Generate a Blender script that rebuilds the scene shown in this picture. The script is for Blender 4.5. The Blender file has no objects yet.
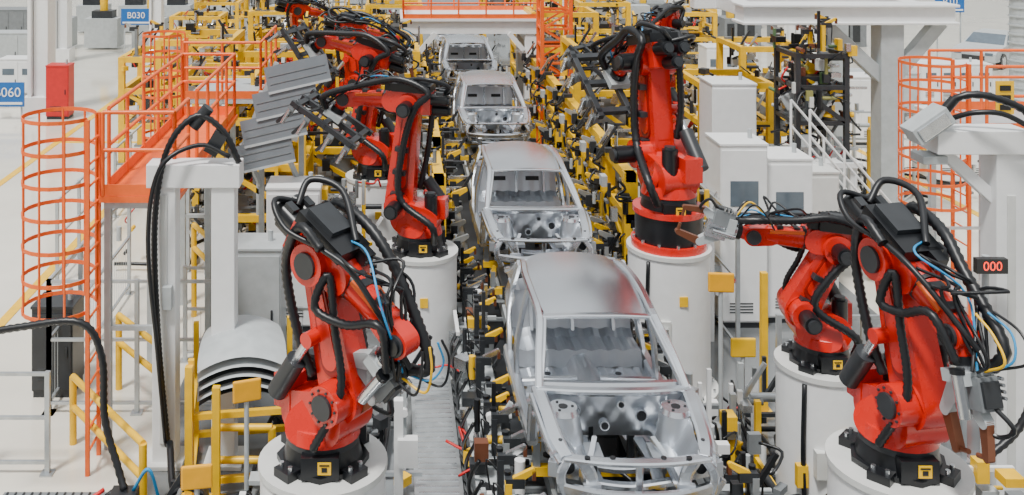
import bpy, math, random
from mathutils import Matrix, Vector, Euler
V=Vector
def TR(x=0,y=0,z=0): return Matrix.Translation((x,y,z))
def RX(a): return Matrix.Rotation(math.radians(a),4,'X')
def RY(a): return Matrix.Rotation(math.radians(a),4,'Y')
def RZ(a): return Matrix.Rotation(math.radians(a),4,'Z')

# ---------------------------------------------------------------- materials
MATS={}
def mk(name,col,rough=.5,metal=0.,var=.08,scale=6.,bump=0.,emit=0.,coat=0.,rv=.05):
    m=bpy.data.materials.new(name); m.use_nodes=True
    nt=m.node_tree; b=nt.nodes['Principled BSDF']
    b.inputs['Metallic'].default_value=metal
    tc=nt.nodes.new('ShaderNodeTexCoord'); nz=nt.nodes.new('ShaderNodeTexNoise')
    nz.inputs['Scale'].default_value=scale; nz.inputs['Detail'].default_value=4
    nt.links.new(tc.outputs['Object'],nz.inputs['Vector'])
    cr=nt.nodes.new('ShaderNodeValToRGB')
    cr.color_ramp.elements[0].position=.3; cr.color_ramp.elements[1].position=.7
    cr.color_ramp.elements[0].color=[c*(1-var) for c in col]+[1]
    cr.color_ramp.elements[1].color=[min(1,c*(1+var)) for c in col]+[1]
    nt.links.new(nz.outputs['Fac'],cr.inputs['Fac'])
    nt.links.new(cr.outputs['Color'],b.inputs['Base Color'])
    mr=nt.nodes.new('ShaderNodeMapRange')
    mr.inputs['To Min'].default_value=max(.05,rough-rv); mr.inputs['To Max'].default_value=min(1,rough+rv)
    nt.links.new(nz.outputs['Fac'],mr.inputs['Value']); nt.links.new(mr.outputs['Result'],b.inputs['Roughness'])
    if coat: b.inputs['Coat Weight'].default_value=coat; b.inputs['Coat Roughness'].default_value=.1
    if emit>0:
        b.inputs['Emission Color'].default_value=list(col)+[1]; b.inputs['Emission Strength'].default_value=emit
    MATS[name]=m; return m
mk('robot_red',(.64,.016,.006),.28,var=.05,coat=.35)
mk('robot_red_dark',(.26,.008,.005),.4)
mk('orange',(.86,.13,.012),.42)
mk('yellow',(.86,.50,.002),.38)
mk('amber',(.85,.40,.004),.4)
mk('black',(.007,.008,.01),.34,var=.2)
mk('hose',(.007,.008,.010),.4,var=.2)
mk('dark',(.025,.028,.032),.4,var=.15)
mk('grey',(.18,.195,.205),.42,var=.1)
mk('lgrey',(.42,.45,.46),.4)
mk('white',(.80,.81,.81),.38,var=.03)
mk('cream',(.62,.63,.61),.5,var=.04)
mk('steel',(.64,.66,.68),.26,metal=.95,var=.12)
mk('body',(.76,.79,.83),.26,metal=1.,var=.02,scale=2,rv=.02)
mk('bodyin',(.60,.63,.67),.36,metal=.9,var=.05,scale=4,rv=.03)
mk('panel',(.17,.19,.21),.38,var=.05)
mk('galv',(.5,.53,.55),.34,metal=.7,var=.12)
mk('copper',(.20,.07,.035),.4,metal=.5)
mk('blue',(.01,.12,.40),.4)
mk('cyan',(.02,.26,.55),.45)
mk('green',(.10,.18,.08),.5)
mk('olive',(.26,.25,.08),.5)
mk('cabred',(.55,.015,.015),.4)
mk('glass',(.10,.13,.16),.1,var=.1)
mk('led',(1,.05,.02),.4,emit=2.)
mk('wall',(.42,.45,.47),.7,var=.04,scale=.5)

def floor_mat():
    m=bpy.data.materials.new('floor_epoxy'); m.use_nodes=True; nt=m.node_tree; b=nt.nodes['Principled BSDF']
    tc=nt.nodes.new('ShaderNodeTexCoord'); sp=nt.nodes.new('ShaderNodeSeparateXYZ'); nt.links.new(tc.outputs['Object'],sp.inputs[0])
    nz=nt.nodes.new('ShaderNodeTexNoise'); nz.inputs['Scale'].default_value=.7; nz.inputs['Detail'].default_value=6
    nt.links.new(tc.outputs['Object'],nz.inputs['Vector'])
    def less(v,t,inv=False):
        n=nt.nodes.new('ShaderNodeMath'); n.operation='GREATER_THAN' if inv else 'LESS_THAN'
        nt.links.new(v,n.inputs[0]); n.inputs[1].default_value=t; return n.outputs[0]
    a=less(sp.outputs['X'],-3.2); c=less(sp.outputs['X'],8.5,True)
    ad=nt.nodes.new('ShaderNodeMath'); ad.operation='ADD'; ad.use_clamp=True
    nt.links.new(a,ad.inputs[0]); nt.links.new(c,ad.inputs[1])
    mx=nt.nodes.new('ShaderNodeMix'); mx.data_type='RGBA'
    mx.inputs['A'].default_value=(.15,.16,.165,1); mx.inputs['B'].default_value=(.78,.74,.64,1)
    nt.links.new(ad.outputs[0],mx.inputs['Factor'])
    m2=nt.nodes.new('ShaderNodeMix'); m2.data_type='RGBA'; m2.blend_type='MULTIPLY'; m2.inputs['Factor'].default_value=.3
    cr=nt.nodes.new('ShaderNodeValToRGB'); cr.color_ramp.elements[0].color=(.6,.6,.6,1); cr.color_ramp.elements[1].color=(1,1,1,1)
    cr.color_ramp.elements[0].position=.3; cr.color_ramp.elements[1].position=.65
    nt.links.new(nz.outputs['Fac'],cr.inputs['Fac'])
    nt.links.new(mx.outputs['Result'],m2.inputs['A']); nt.links.new(cr.outputs['Color'],m2.inputs['B'])
    nt.links.new(m2.outputs['Result'],b.inputs['Base Color']); b.inputs['Roughness'].default_value=.12; b.inputs['Coat Weight'].default_value=.5; b.inputs['Coat Roughness'].default_value=.06
    MATS['floor']=m
floor_mat()

# ---------------------------------------------------------------- mesh builder
def cr_path(pts,n=6):
    pts=[V(p) for p in pts]
    if len(pts)<3: return pts
    P=[pts[0]*2-pts[1]]+pts+[pts[-1]*2-pts[-2]]; out=[]
    for i in range(1,len(P)-2):
        a,b,c,d=P[i-1:i+3]
        for k in range(n):
            t=k/n
            out.append(.5*((2*b)+(c-a)*t+(2*a-5*b+4*c-d)*t*t+(-a+3*b-3*c+d)*t**3))
    out.append(pts[-1]); return out
class MB:
    def __init__(s): s.v=[];s.f=[];s.m=[];s.s=[];s.names=[];s.T=Matrix.Identity(4)
    def mi(s,n):
        if n not in s.names: s.names.append(n)
        return s.names.index(n)
    def add(s,vs,fs,mat,sm=False):
        o=len(s.v); s.v+=[(s.T@V(p))[:] for p in vs]; i=s.mi(mat)
        for k,f in enumerate(fs):
            s.f.append([o+a for a in f]); s.m.append(i); s.s.append(sm[k] if isinstance(sm,list) else sm)
    def box(s,c,d,mat,R=None):
        x,y,z=[a/2 for a in d]; c=V(c)
        vs=[V(p) for p in [(-x,-y,-z),(x,-y,-z),(x,y,-z),(-x,y,-z),(-x,-y,z),(x,-y,z),(x,y,z),(-x,y,z)]]
        if R is not None: vs=[R.to_3x3()@p for p in vs]
        s.add([p+c for p in vs],[(0,3,2,1),(4,5,6,7),(0,1,5,4),(1,2,6,5),(2,3,7,6),(3,0,4,7)],mat)
    def fr(s,d,side=None):
        d=V(d).normalized(); u=V(side) if side is not None else (V((0,0,1)) if abs(d.z)<.9 else V((1,0,0)))
        a=u-d*u.dot(d)
        if a.length<1e-4: a=d.orthogonal()
        a.normalize(); return a,d.cross(a)
    def beam(s,p,q,w,h,mat,up=None):
        p=V(p);q=V(q);a,b=s.fr(q-p,up)
        vs=[]
        for c in (p,q):
            for (i,j) in ((-1,-1),(1,-1),(1,1),(-1,1)): vs.append(c+b*(w/2*i)+a*(h/2*j))
        s.add(vs,[(0,3,2,1),(4,5,6,7),(0,1,5,4),(1,2,6,5),(2,3,7,6),(3,0,4,7)],mat)
    def cyl(s,p,q,r,mat,r2=None,n=16,caps=True):
        p=V(p);q=V(q); r2=r if r2 is None else r2; a,b=s.fr(q-p)
        vs=[];fs=[]
        for c,rr in ((p,r),(q,r2)):
            for k in range(n):
                t=2*math.pi*k/n; vs.append(c+a*math.cos(t)*rr+b*math.sin(t)*rr)
        for k in range(n): fs.append((k,(k+1)%n,n+(k+1)%n,n+k))
        s.add(vs,fs,mat,n>7)
        if caps: s.add(vs,[tuple(range(n-1,-1,-1)),tuple(range(n,2*n))],mat,False)
    def tube(s,pts,r,mat,n=8,k=6,corr=0,smooth=True):
        P=cr_path(pts,k) if smooth else [V(p) for p in pts]
        if corr:
            Q=[P[0]]
            for i in range(len(P)-1):
                d=(P[i+1]-P[i]).length; st=max(1,int(d/corr))
                for j in range(1,st+1): Q.append(P[i].lerp(P[i+1],j/st))
            P=Q
        a=None; vs=[];fs=[]
        for i,p in enumerate(P):
            d=(P[min(i+1,len(P)-1)]-P[max(i-1,0)])
            if d.length<1e-6: d=V((0,0,1))
            d.normalize()
            if a is None: a,_=s.fr(d)
            a=(a-d*a.dot(d)); a.normalize(); b=d.cross(a)
            rr=r*(1 if not corr or i%2 else .82)
            for j in range(n):
                t=2*math.pi*j/n; vs.append(p+a*math.cos(t)*rr+b*math.sin(t)*rr)
        for i in range(len(P)-1):
            for j in range(n): fs.append((i*n+j,i*n+(j+1)%n,(i+1)*n+(j+1)%n,(i+1)*n+j))
        fs.append(tuple(range(n-1,-1,-1))); fs.append(tuple(range((len(P)-1)*n,len(P)*n)))
        s.add(vs,fs,mat,True)
    def rail(s,pts,w,h,mat,side=(1,0,0),k=5,smooth=True):
        P=cr_path(pts,k) if smooth else [V(p) for p in pts]
        prof=[(-.5,-.3),(-.3,-.5),(.3,-.5),(.5,-.3),(.5,.3),(.3,.5),(-.3,.5),(-.5,.3)]; vs=[];fs=[];n=8
        for i,p in enumerate(P):
            d=(P[min(i+1,len(P)-1)]-P[max(i-1,0)]).normalized(); a,b=s.fr(d,side)
            for (x,y) in prof: vs.append(p+a*x*w+b*y*h)
        for i in range(len(P)-1):
            for j in range(n): fs.append((i*n+j,i*n+(j+1)%n,(i+1)*n+(j+1)%n,(i+1)*n+j))
        fs.append(tuple(range(n-1,-1,-1))); fs.append(tuple(range((len(P)-1)*n,len(P)*n)))
        s.add(vs,fs,mat,False)
    def grid(s,fn,nu,nv,mat,sm=True,skip=None):
        vs=[];fs=[]
        for i in range(nu+1):
            for j in range(nv+1): vs.append(fn(i/nu,j/nv))
        for i in range(nu):
            for j in range(nv):
                if skip and skip((i+.5)/nu,(j+.5)/nv): continue
                fs.append((i*(nv+1)+j,(i+1)*(nv+1)+j,(i+1)*(nv+1)+j+1,i*(nv+1)+j+1))
        s.add(vs,fs,mat,sm)
    def caps(s,p,r1,q,r2,t,mat,nrm=(0,1,0),n=12):
        p=V(p);q=V(q);N=V(nrm).normalized();d=(q-p);L=d.length;x=d.normalized();y=N.cross(x)
        a0=math.acos(max(-1,min(1,(r1-r2)/L))); ring=[]
        for k in range(n+1):
            t_=a0+(2*math.pi-2*a0)*k/n; ring.append(p+x*math.cos(t_)*r1+y*math.sin(t_)*r1)
        for k in range(n+1):
            t_=-a0+2*a0*k/n; ring.append(q+x*math.cos(t_)*r2+y*math.sin(t_)*r2)
        m=len(ring); vs=[r-N*t/2 for r in ring]+[r+N*t/2 for r in ring]
        s.add(vs,[(k,(k+1)%m,m+(k+1)%m,m+k) for k in range(m)],mat,True)
        s.add(vs,[tuple(range(m-1,-1,-1)),tuple(range(m,2*m))],mat,False)
    def obj(s,name,loc=(0,0,0),rz=0,bevel=0,parent=None):
        me=bpy.data.meshes.new(name+'_mesh'); me.from_pydata(s.v,[],s.f)
        for n in s.names: me.materials.append(MATS[n])
        me.polygons.foreach_set('material_index',s.m); me.polygons.foreach_set('use_smooth',s.s); me.update()
        o=bpy.data.objects.new(name,me); bpy.context.scene.collection.objects.link(o)
        o.location=loc; o.rotation_euler=(0,0,math.radians(rz))
        if bevel:
            b=o.modifiers.new('bevel','BEVEL'); b.width=bevel; b.segments=2; b.limit_method='ANGLE'; b.angle_limit=math.radians(50)
        if parent: o.parent=parent
        return o
def inst(name,mesh,loc,rz=0,sc=1):
    o=bpy.data.objects.new(name,mesh); bpy.context.scene.collection.objects.link(o)
    o.location=loc; o.rotation_euler=(0,0,math.radians(rz)); o.scale=(sc,sc,sc); return o

# ---------------------------------------------------------------- camera
cam=bpy.data.cameras.new('camera'); co=bpy.data.objects.new('camera',cam); bpy.context.scene.collection.objects.link(co)
co.location=(0,0,7.3); co.rotation_euler=(math.radians(90),0,0)
cam.sensor_width=36; cam.lens=36*1000/1024; cam.shift_x=(512-394)/1024; cam.shift_y=-(247.5+101)/1024
cam.clip_end=300
bpy.context.scene.camera=co

# ---------------------------------------------------------------- light
w=bpy.data.worlds.new('world'); bpy.context.scene.world=w; w.use_nodes=True
nt=w.node_tree; bg=nt.nodes['Background']
tc=nt.nodes.new('ShaderNodeTexCoord'); sx=nt.nodes.new('ShaderNodeSeparateXYZ'); nt.links.new(tc.outputs['Generated'],sx.inputs[0])
rp=nt.nodes.new('ShaderNodeValToRGB'); nt.links.new(sx.outputs['Z'],rp.inputs['Fac'])
e=rp.color_ramp.elements
e[0].position=0; e[0].color=(.13,.14,.155,1)
e[1].position=.95; e[1].color=(.95,.98,1,1)
for p,c in ((.2,.34),(.32,.95),(.42,.42),(.55,.8)):
    q=e.new(p); q.color=(c*.96,c*.985,c,1)
nt.links.new(rp.outputs['Color'],bg.inputs['Color']); bg.inputs['Strength'].default_value=1.2
def sun(name,rot,e,ang,col=(1,1,1)):
    l=bpy.data.lights.new(name,'SUN'); l.energy=e; l.angle=math.radians(ang); l.color=col
    o=bpy.data.objects.new(name,l); bpy.context.scene.collection.objects.link(o); o.rotation_euler=[math.radians(a) for a in rot]; o.location=(0,10,20)
sun('skylight_sun',(20,-14,0),4.8,9,(1,.98,.94))

# ---------------------------------------------------------------- room
m=MB(); m.box((2,40,-.05),(84,100,.1),'floor'); m.obj('floor')
m=MB(); m.box((2,90.1,6),(84,.2,12),'wall')
for i in range(-13,16): m.box((i*3,89.95,6),(.12,.1,12),'lgrey')
m.obj('wall_back')
m=MB(); m.box((-40.1,40,6),(.2,100,12),'wall'); m.obj('wall_left')
m=MB(); m.box((44.1,40,6),(.2,100,12),'wall'); m.obj('wall_right')
m=MB()
for x,wd in ((-10.1,.2),(-6.75,.18),(13.5,.18)): m.box((x,45,.006),(wd,88,.012),'yellow')
m.box((-8.4,30,.006),(3.2,.15,.012),'yellow')
m.obj('floor_marking')

# ---------------------------------------------------------------- robot
def gun(m):
    m.cyl((0,0,0),(.07,0,0),.11,'black'); m.cyl((.07,0,0),(.11,0,0),.13,'steel')
    m.box((.16,0,.02),(.1,.3,.26),'lgrey'); m.box((.27,.02,.12),(.26,.2,.2),'grey'); m.box((.27,.02,.235),(.2,.16,.03),'dark')
    m.cyl((.12,-.16,.1),(.46,-.16,.1),.05,'steel'); m.cyl((.08,-.16,.1),(.12,-.16,.1),.06,'black'); m.cyl((.1,.17,-.06),(.4,.17,-.06),.035,'steel')
    m.box((.28,-.02,-.04),(.34,.05,.2),'grey'); m.box((.32,.06,-.05),(.28,.03,.24),'steel')
    m.caps((.3,0,.0),.07,(.5,0,.14),.045,.09,'lgrey'); m.caps((.5,0,.14),.045,(.78,0,.1),.03,.07,'copper'); m.cyl((.78,0,.1),(.78,0,-.02),.022,'copper',n=10)
    m.caps((.28,0,-.12),.075,(.48,0,-.28),.05,.1,'lgrey'); m.caps((.48,0,-.28),.05,(.78,0,-.24),.035,.08,'copper'); m.cyl((.78,0,-.24),(.78,0,-.12),.022,'copper',n=10)
    for i in range(4): m.cyl((.15+.05*i,.12,.22),(.15+.05*i,.12,.27),.016,'steel',n=8)
    for k,(c,dy) in enumerate((('cyan',.1),('black',-.05),('yellow',.02),('black',.14))):
        m.tube([(.1,dy,.2),(.0,dy*1.8,.36+.03*k),(-.2,dy*2.2,.34),(-.35,dy*1.5,.2)],.012 if k else .01,c,n=6)
    m.tube([(.36,.04,.2),(.52,.1,.32),(.6,.06,.2),(.56,0,.12)],.02,'black',n=6)
def gripper(m,c='yellow'):
    m.cyl((0,0,0),(.08,0,0),.11,'black'); m.box((.14,0,0),(.1,.3,.3),'lgrey')
    for y in (-.45,0,.45): m.beam((.22,y,-.6),(.22,y,.6),.08,.08,c)
    for z in (-.5,0,.5): m.beam((.22,-.5,z),(.22,.5,z),.08,.08,c)
    for y in (-.45,.45):
        for z in (-.5,-.2,.25,.55):
            m.box((.33,y,z),(.16,.08,.1),'grey'); m.cyl((.3,y+.08,z),(.55,y+.08,z),.03,'steel',n=8); m.caps((.4,y,z),.04,(.6,y,z+.08),.025,.05,c)
    for k in range(5): m.tube([(.1,-.3+.15*k,.2),(.3,-.4+.2*k,.4),(.25,-.2+.1*k,.6)],.014,'black',n=6)
def robot_mesh(yaw,a2,a3,a5=-30,L=1.15,tool='gun',rot4=0,F=1.0,rise=0):
    m=MB(); B=RZ(-yaw)
    m.T=B
    if rise:
        m.cyl((0,0,0),(0,0,.09),.47,'robot_red',n=28); m.cyl((0,0,.09),(0,0,rise+.03),.42,'black',n=28); m.cyl((0,0,rise+.03),(0,0,rise+.1),.45,'robot_red',n=28)
        for k in range(12): t=k*math.pi/6; m.cyl((math.cos(t)*.44,math.sin(t)*.44,.09),(math.cos(t)*.44,math.sin(t)*.44,.13),.022,'steel',n=6)
        m.T=B@TR(0,0,rise)
    else:
        m.cyl((0,0,0),(0,0,.05),.43,'black',n=8)
        for k in range(4):
            t=math.radians(45+90*k); m.box((math.cos(t)*.4,math.sin(t)*.4,.04),(.2,.2,.08),'black',R=RZ(45+90*k))
            for q in (-.06,.06): m.cyl((math.cos(t)*.44-math.sin(t)*q,math.sin(t)*.44+math.cos(t)*q,.08),(math.cos(t)*.44-math.sin(t)*q,math.sin(t)*.44+math.cos(t)*q,.12),.022,'steel',n=8)
    m.cyl((0,0,.05),(0,0,.2),.37,'black',r2=.33,n=20); m.box((0,-.34,.12),(.34,.12,.2),'black')
    m.box((.04,-.404,.13),(.12,.008,.11),'yellow'); m.box((.04,-.41,.12),(.05,.006,.04),'black'); m.box((.04,-.41,.16),(.09,.006,.012),'black')
    m.box((.3,.22,.16),(.2,.2,.16),'dark')
    Z0=TR(0,0,rise); m.T=Z0
    m.cyl((0,0,.2),(0,0,.26),.34,'dark',n=24); m.cyl((0,0,.26),(0,0,.38),.35,'robot_red',r2=.32,n=24)
    S=V((.3,0,.7))
    m.caps((-.1,0,.46),.22,(.17,0,.5),.24,.46,'robot_red')
    for y in (-.22,.22): m.caps((.02,y,.44),.2,S,.23,.1,'robot_red')
    m.cyl((-.2,.1,.4),(-.2,.1,.86),.1,'black'); m.cyl((-.2,.1,.86),(-.2,.1,.9),.07,'dark')
    m.box((-.3,-.12,.62),(.2,.24,.3),'robot_red')
    m.cyl(S+V((0,-.34,0)),S+V((0,.34,0)),.18,'robot_red',n=24)
    m.cyl(S+V((0,-.37,0)),S+V((0,-.34,0)),.11,'dark',n=20); m.cyl(S+V((0,.34,0)),S+V((0,.6,0)),.11,'black'); m.cyl(S+V((0,.6,0)),S+V((0,.64,0)),.08,'dark')
    for k in range(10):
        t=k*math.pi/5; c=S+V((math.cos(t)*.145,-.335,math.sin(t)*.145)); m.cyl(c,c+V((0,-.02,0)),.013,'dark',n=6)
    A=Z0@TR(*S)@RY(a2); m.T=A
    m.caps((0,0,0),.22,(0,0,L),.16,.27,'robot_red',n=14)
    m.caps((0,0,.3),.11,(0,0,L-.2),.08,.31,'robot_red_dark'); m.caps((0,0,.33),.085,(0,0,L-.23),.055,.33,'robot_red')
    m.caps((-.13,0,.2),.085,(-.09,0,L-.25),.065,.18,'robot_red')
    for z in (.15,.5,.85): m.box((.02,.19,z),(.2,.12,.07),'dark')
    E=A@V((0,0,L)); c1=Z0.inverted()@(A@V((-.12,-.24,.55)))
    m.T=Z0
    m.cyl((-.34,-.26,.62),V((-.34,-.26,.62)).lerp(c1,.62),.095,'dark'); m.cyl(V((-.34,-.26,.62)).lerp(c1,.6),c1,.045,'steel'); m.cyl(c1+V((0,-.05,0)),c1+V((0,.12,0)),.07,'robot_red')
    Fm=TR(*E)@RY(-a3); m.T=Fm
    m.cyl((0,-.25,0),(0,.25,0),.19,'robot_red',n=24); m.cyl((0,-.28,0),(0,-.25,0),.12,'dark',n=20); m.cyl((0,.25,0),(0,.48,0),.11,'black'); m.cyl((0,.48,0),(0,.52,0),.08,'dark')
    m.caps((-.16,0,.06),.16,(.26,0,.06),.16,.34,'robot_red')
    m.box((-.28,0,.06),(.14,.38,.32),'robot_red')
    for (y,z) in ((-.11,.13),(.11,.13),(0,-.05)):
        m.cyl((-.35,y,z),(-.6,y,z),.085,'black'); m.cyl((-.6,y,z),(-.64,y,z),.06,'dark'); m.box((-.48,y,z+.09),(.12,.08,.06),'dark')
    m.box((-.04,.0,.28),(.6,.4,.12),'black'); m.box((-.12,0,.36),(.34,.28,.06),'dark'); m.box((.3,.1,.28),(.16,.12,.12),'black')
    m.cyl((.26,0,.06),(.38,0,.05),.175,'robot_red',r2=.145,n=24); m.cyl((.38,0,.05),(.42,0,.05),.15,'dark',n=24)
    m.cyl((.42,0,.05),(.9*F,0,.03),.14,'robot_red',r2=.11,n=24)
    for x in (.5,.72): m.box((x,0,.16),(.08,.14,.05),'dark')
    for y in (-.11,.11): m.cyl((.42,y,.14),(.86*F,y*.9,.1),.026,'orange',n=8)
    m.caps((.84*F,0,.03),.115,(1.06*F,0,.0),.12,.2,'robot_red'); m.cyl((1.06*F,-.13,0),(1.06*F,.13,0),.095,'dark'); m.cyl((1.06*F,-.16,0),(1.06*F,-.13,0),.07,'black')
    W=Fm@TR(1.06*F,0,0)@RY(-a5)@RX(rot4); m.T=W
    m.cyl((0,0,0),(.16,0,0),.1,'robot_red',r2=.085); m.T=W@TR(.16,0,0)
    if tool=='gun': gun(m)
    elif tool=='grip': gripper(m)
    elif tool=='gripdark': gripper(m,'dark')
    wt=m.T@V((.1,.12,.16)); wt2=m.T@V((-.1,.2,.25))
    m.T=Matrix.Identity(4)
    a=A@V((-.05,.31,.15)); b=A@V((-.02,.31,L*.6)); c=A@V((-.14,.32,L+.02)); d=Fm@V((-.34,.32,.26)); e=Fm@V((.1,.26,.42)); f=Fm@V((.6*F,.22,.32))
    m.tube([Z0@V((-.3,.32,.2)),Z0@V((-.28,.44,.5)),a,b,c,d,e,f,wt2,wt],.058,'hose',n=8,corr=.028)
    a=A@V((.16,-.25,.1)); b=A@V((.2,-.22,L*.55)); c=A@V((.24,-.22,L-.1)); d=Fm@V((.3,-.3,-.2)); e=Fm@V((.62*F,-.25,-.12)); f=Fm@V((.9*F,-.22,.12))
    m.tube([Z0@V((.2,-.36,.3)),a,b,c,d,e,f,W@V((.2,-.15,.1))],.042,'hose',n=8,corr=.024)
    m.tube([A@V((-.24,-.16,.2)),A@V((-.3,-.2,L*.5)),A@V((-.3,-.2,L)),Fm@V((-.2,-.3,.3)),Fm@V((.1,-.3,.3))],.05,'hose',n=8,corr=.026)
    m.tube([Fm@V((-.5,.0,.2)),Fm@V((-.62,.2,.36)),Fm@V((-.3,.3,.46)),Fm@V((.2,.05,.36))],.034,'hose',n=8)
    m.tube([Fm@V((-.5,.1,.2)),Fm@V((-.6,-.25,.26)),Fm@V((-.3,-.34,.2)),Fm@V((.1,-.26,.28)),Fm@V((.5,-.2,.28)),W@V((.1,.0,.2))],.028,'hose',n=8)
    for k in range(7):
        rr=random.Random(k*7+int(yaw)); q=[Fm@V((.1+.1*k,rr.uniform(-.2,.2),.3)),Fm@V((.4+.08*k,rr.uniform(-.3,.3),.40+rr.uniform(-.1,.08))),Fm@V((.85*F,rr.uniform(-.25,.25),.26)),W@V((.25,rr.uniform(-.1,.1),.2))]
        m.tube(q,.016 if k else .011,['cyan','black','black','black','black','black','black'][k],n=6)
    return m
def pedestal_mesh(r,h):
    m=MB(); m.cyl((0,0,.06),(0,0,h-.06),r,'white',n=40); m.cyl((0,0,h-.06),(0,0,h),r+.02,'cream',n=40); m.cyl((0,0,0),(0,0,.06),r+.12,'cream',n=40)
    for k in range(12):
        t=k*math.pi/6; c=V((math.cos(t)*(r+.07),math.sin(t)*(r+.07),.06)); m.cyl(c,c+V((0,0,.05)),.02,'steel',n=6)
    m.box((.05,-r-.005,h-.62),(.12,.02,.14),'yellow'); m.box((-.2,-r*.94,h*.5),(.14,.1,.3),'cream')
    m.tube([(-r*.7,-r*.75,h-.1),(-r*.75,-r*.8,h*.5),(-r*.7,-r*.85,.1)],.03,'black',n=6)
    return m
def place_robot(x,y,h,yaw,a2,a3,a5=-30,sc=1.,L=1.15,tool='gun',rot4=0,F=1.,pr=.58,bevel=.012,rise=0):
    pedestal_mesh(pr,h).obj('robot_pedestal',(x,y,0))
    o=robot_mesh(yaw,a2,a3,a5,L,tool,rot4,F,rise).obj('industrial_robot_arm',(x,y,h),yaw,bevel=bevel)
    o.scale=(sc,sc,sc); return o
place_robot(-.66,9.3,2.1,-38,-14,-30,-100,1.0,L=1.2,pr=.58)
place_robot(4.66,9.25,2.1,-78,-16,-26,-50,1.0,L=1.22,pr=.6,F=.82)
place_robot(5.0,11.7,1.9,176,-28,6,10,.88,L=.95,pr=.5)
place_robot(4.12,15.0,2.12,105,4,-12,-40,1.18,L=1.18,tool='gripdark',pr=.6,rise=.4,F=.8)
place_robot(.4,15.6,1.85,165,-6,2,-60,1.02,L=1.5,tool='gripdark')
place_robot(-.35,19.6,1.9,160,-10,14,-50,1.05,L=1.5,tool='gripdark')
place_robot(-1.3,25.5,1.9,-10,-6,-10,-60,1.1,bevel=0)
place_robot(6.0,22.5,1.9,140,-10,-5,-50,1.1,tool='gripdark',bevel=0)
place_robot(7.6,27.5,1.9,-140,-5,-15,-40,1.1,tool='gripdark',bevel=0)
place_robot(-3.4,33,1.6,20,-8,-12,-50,1.1,bevel=0)

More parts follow.
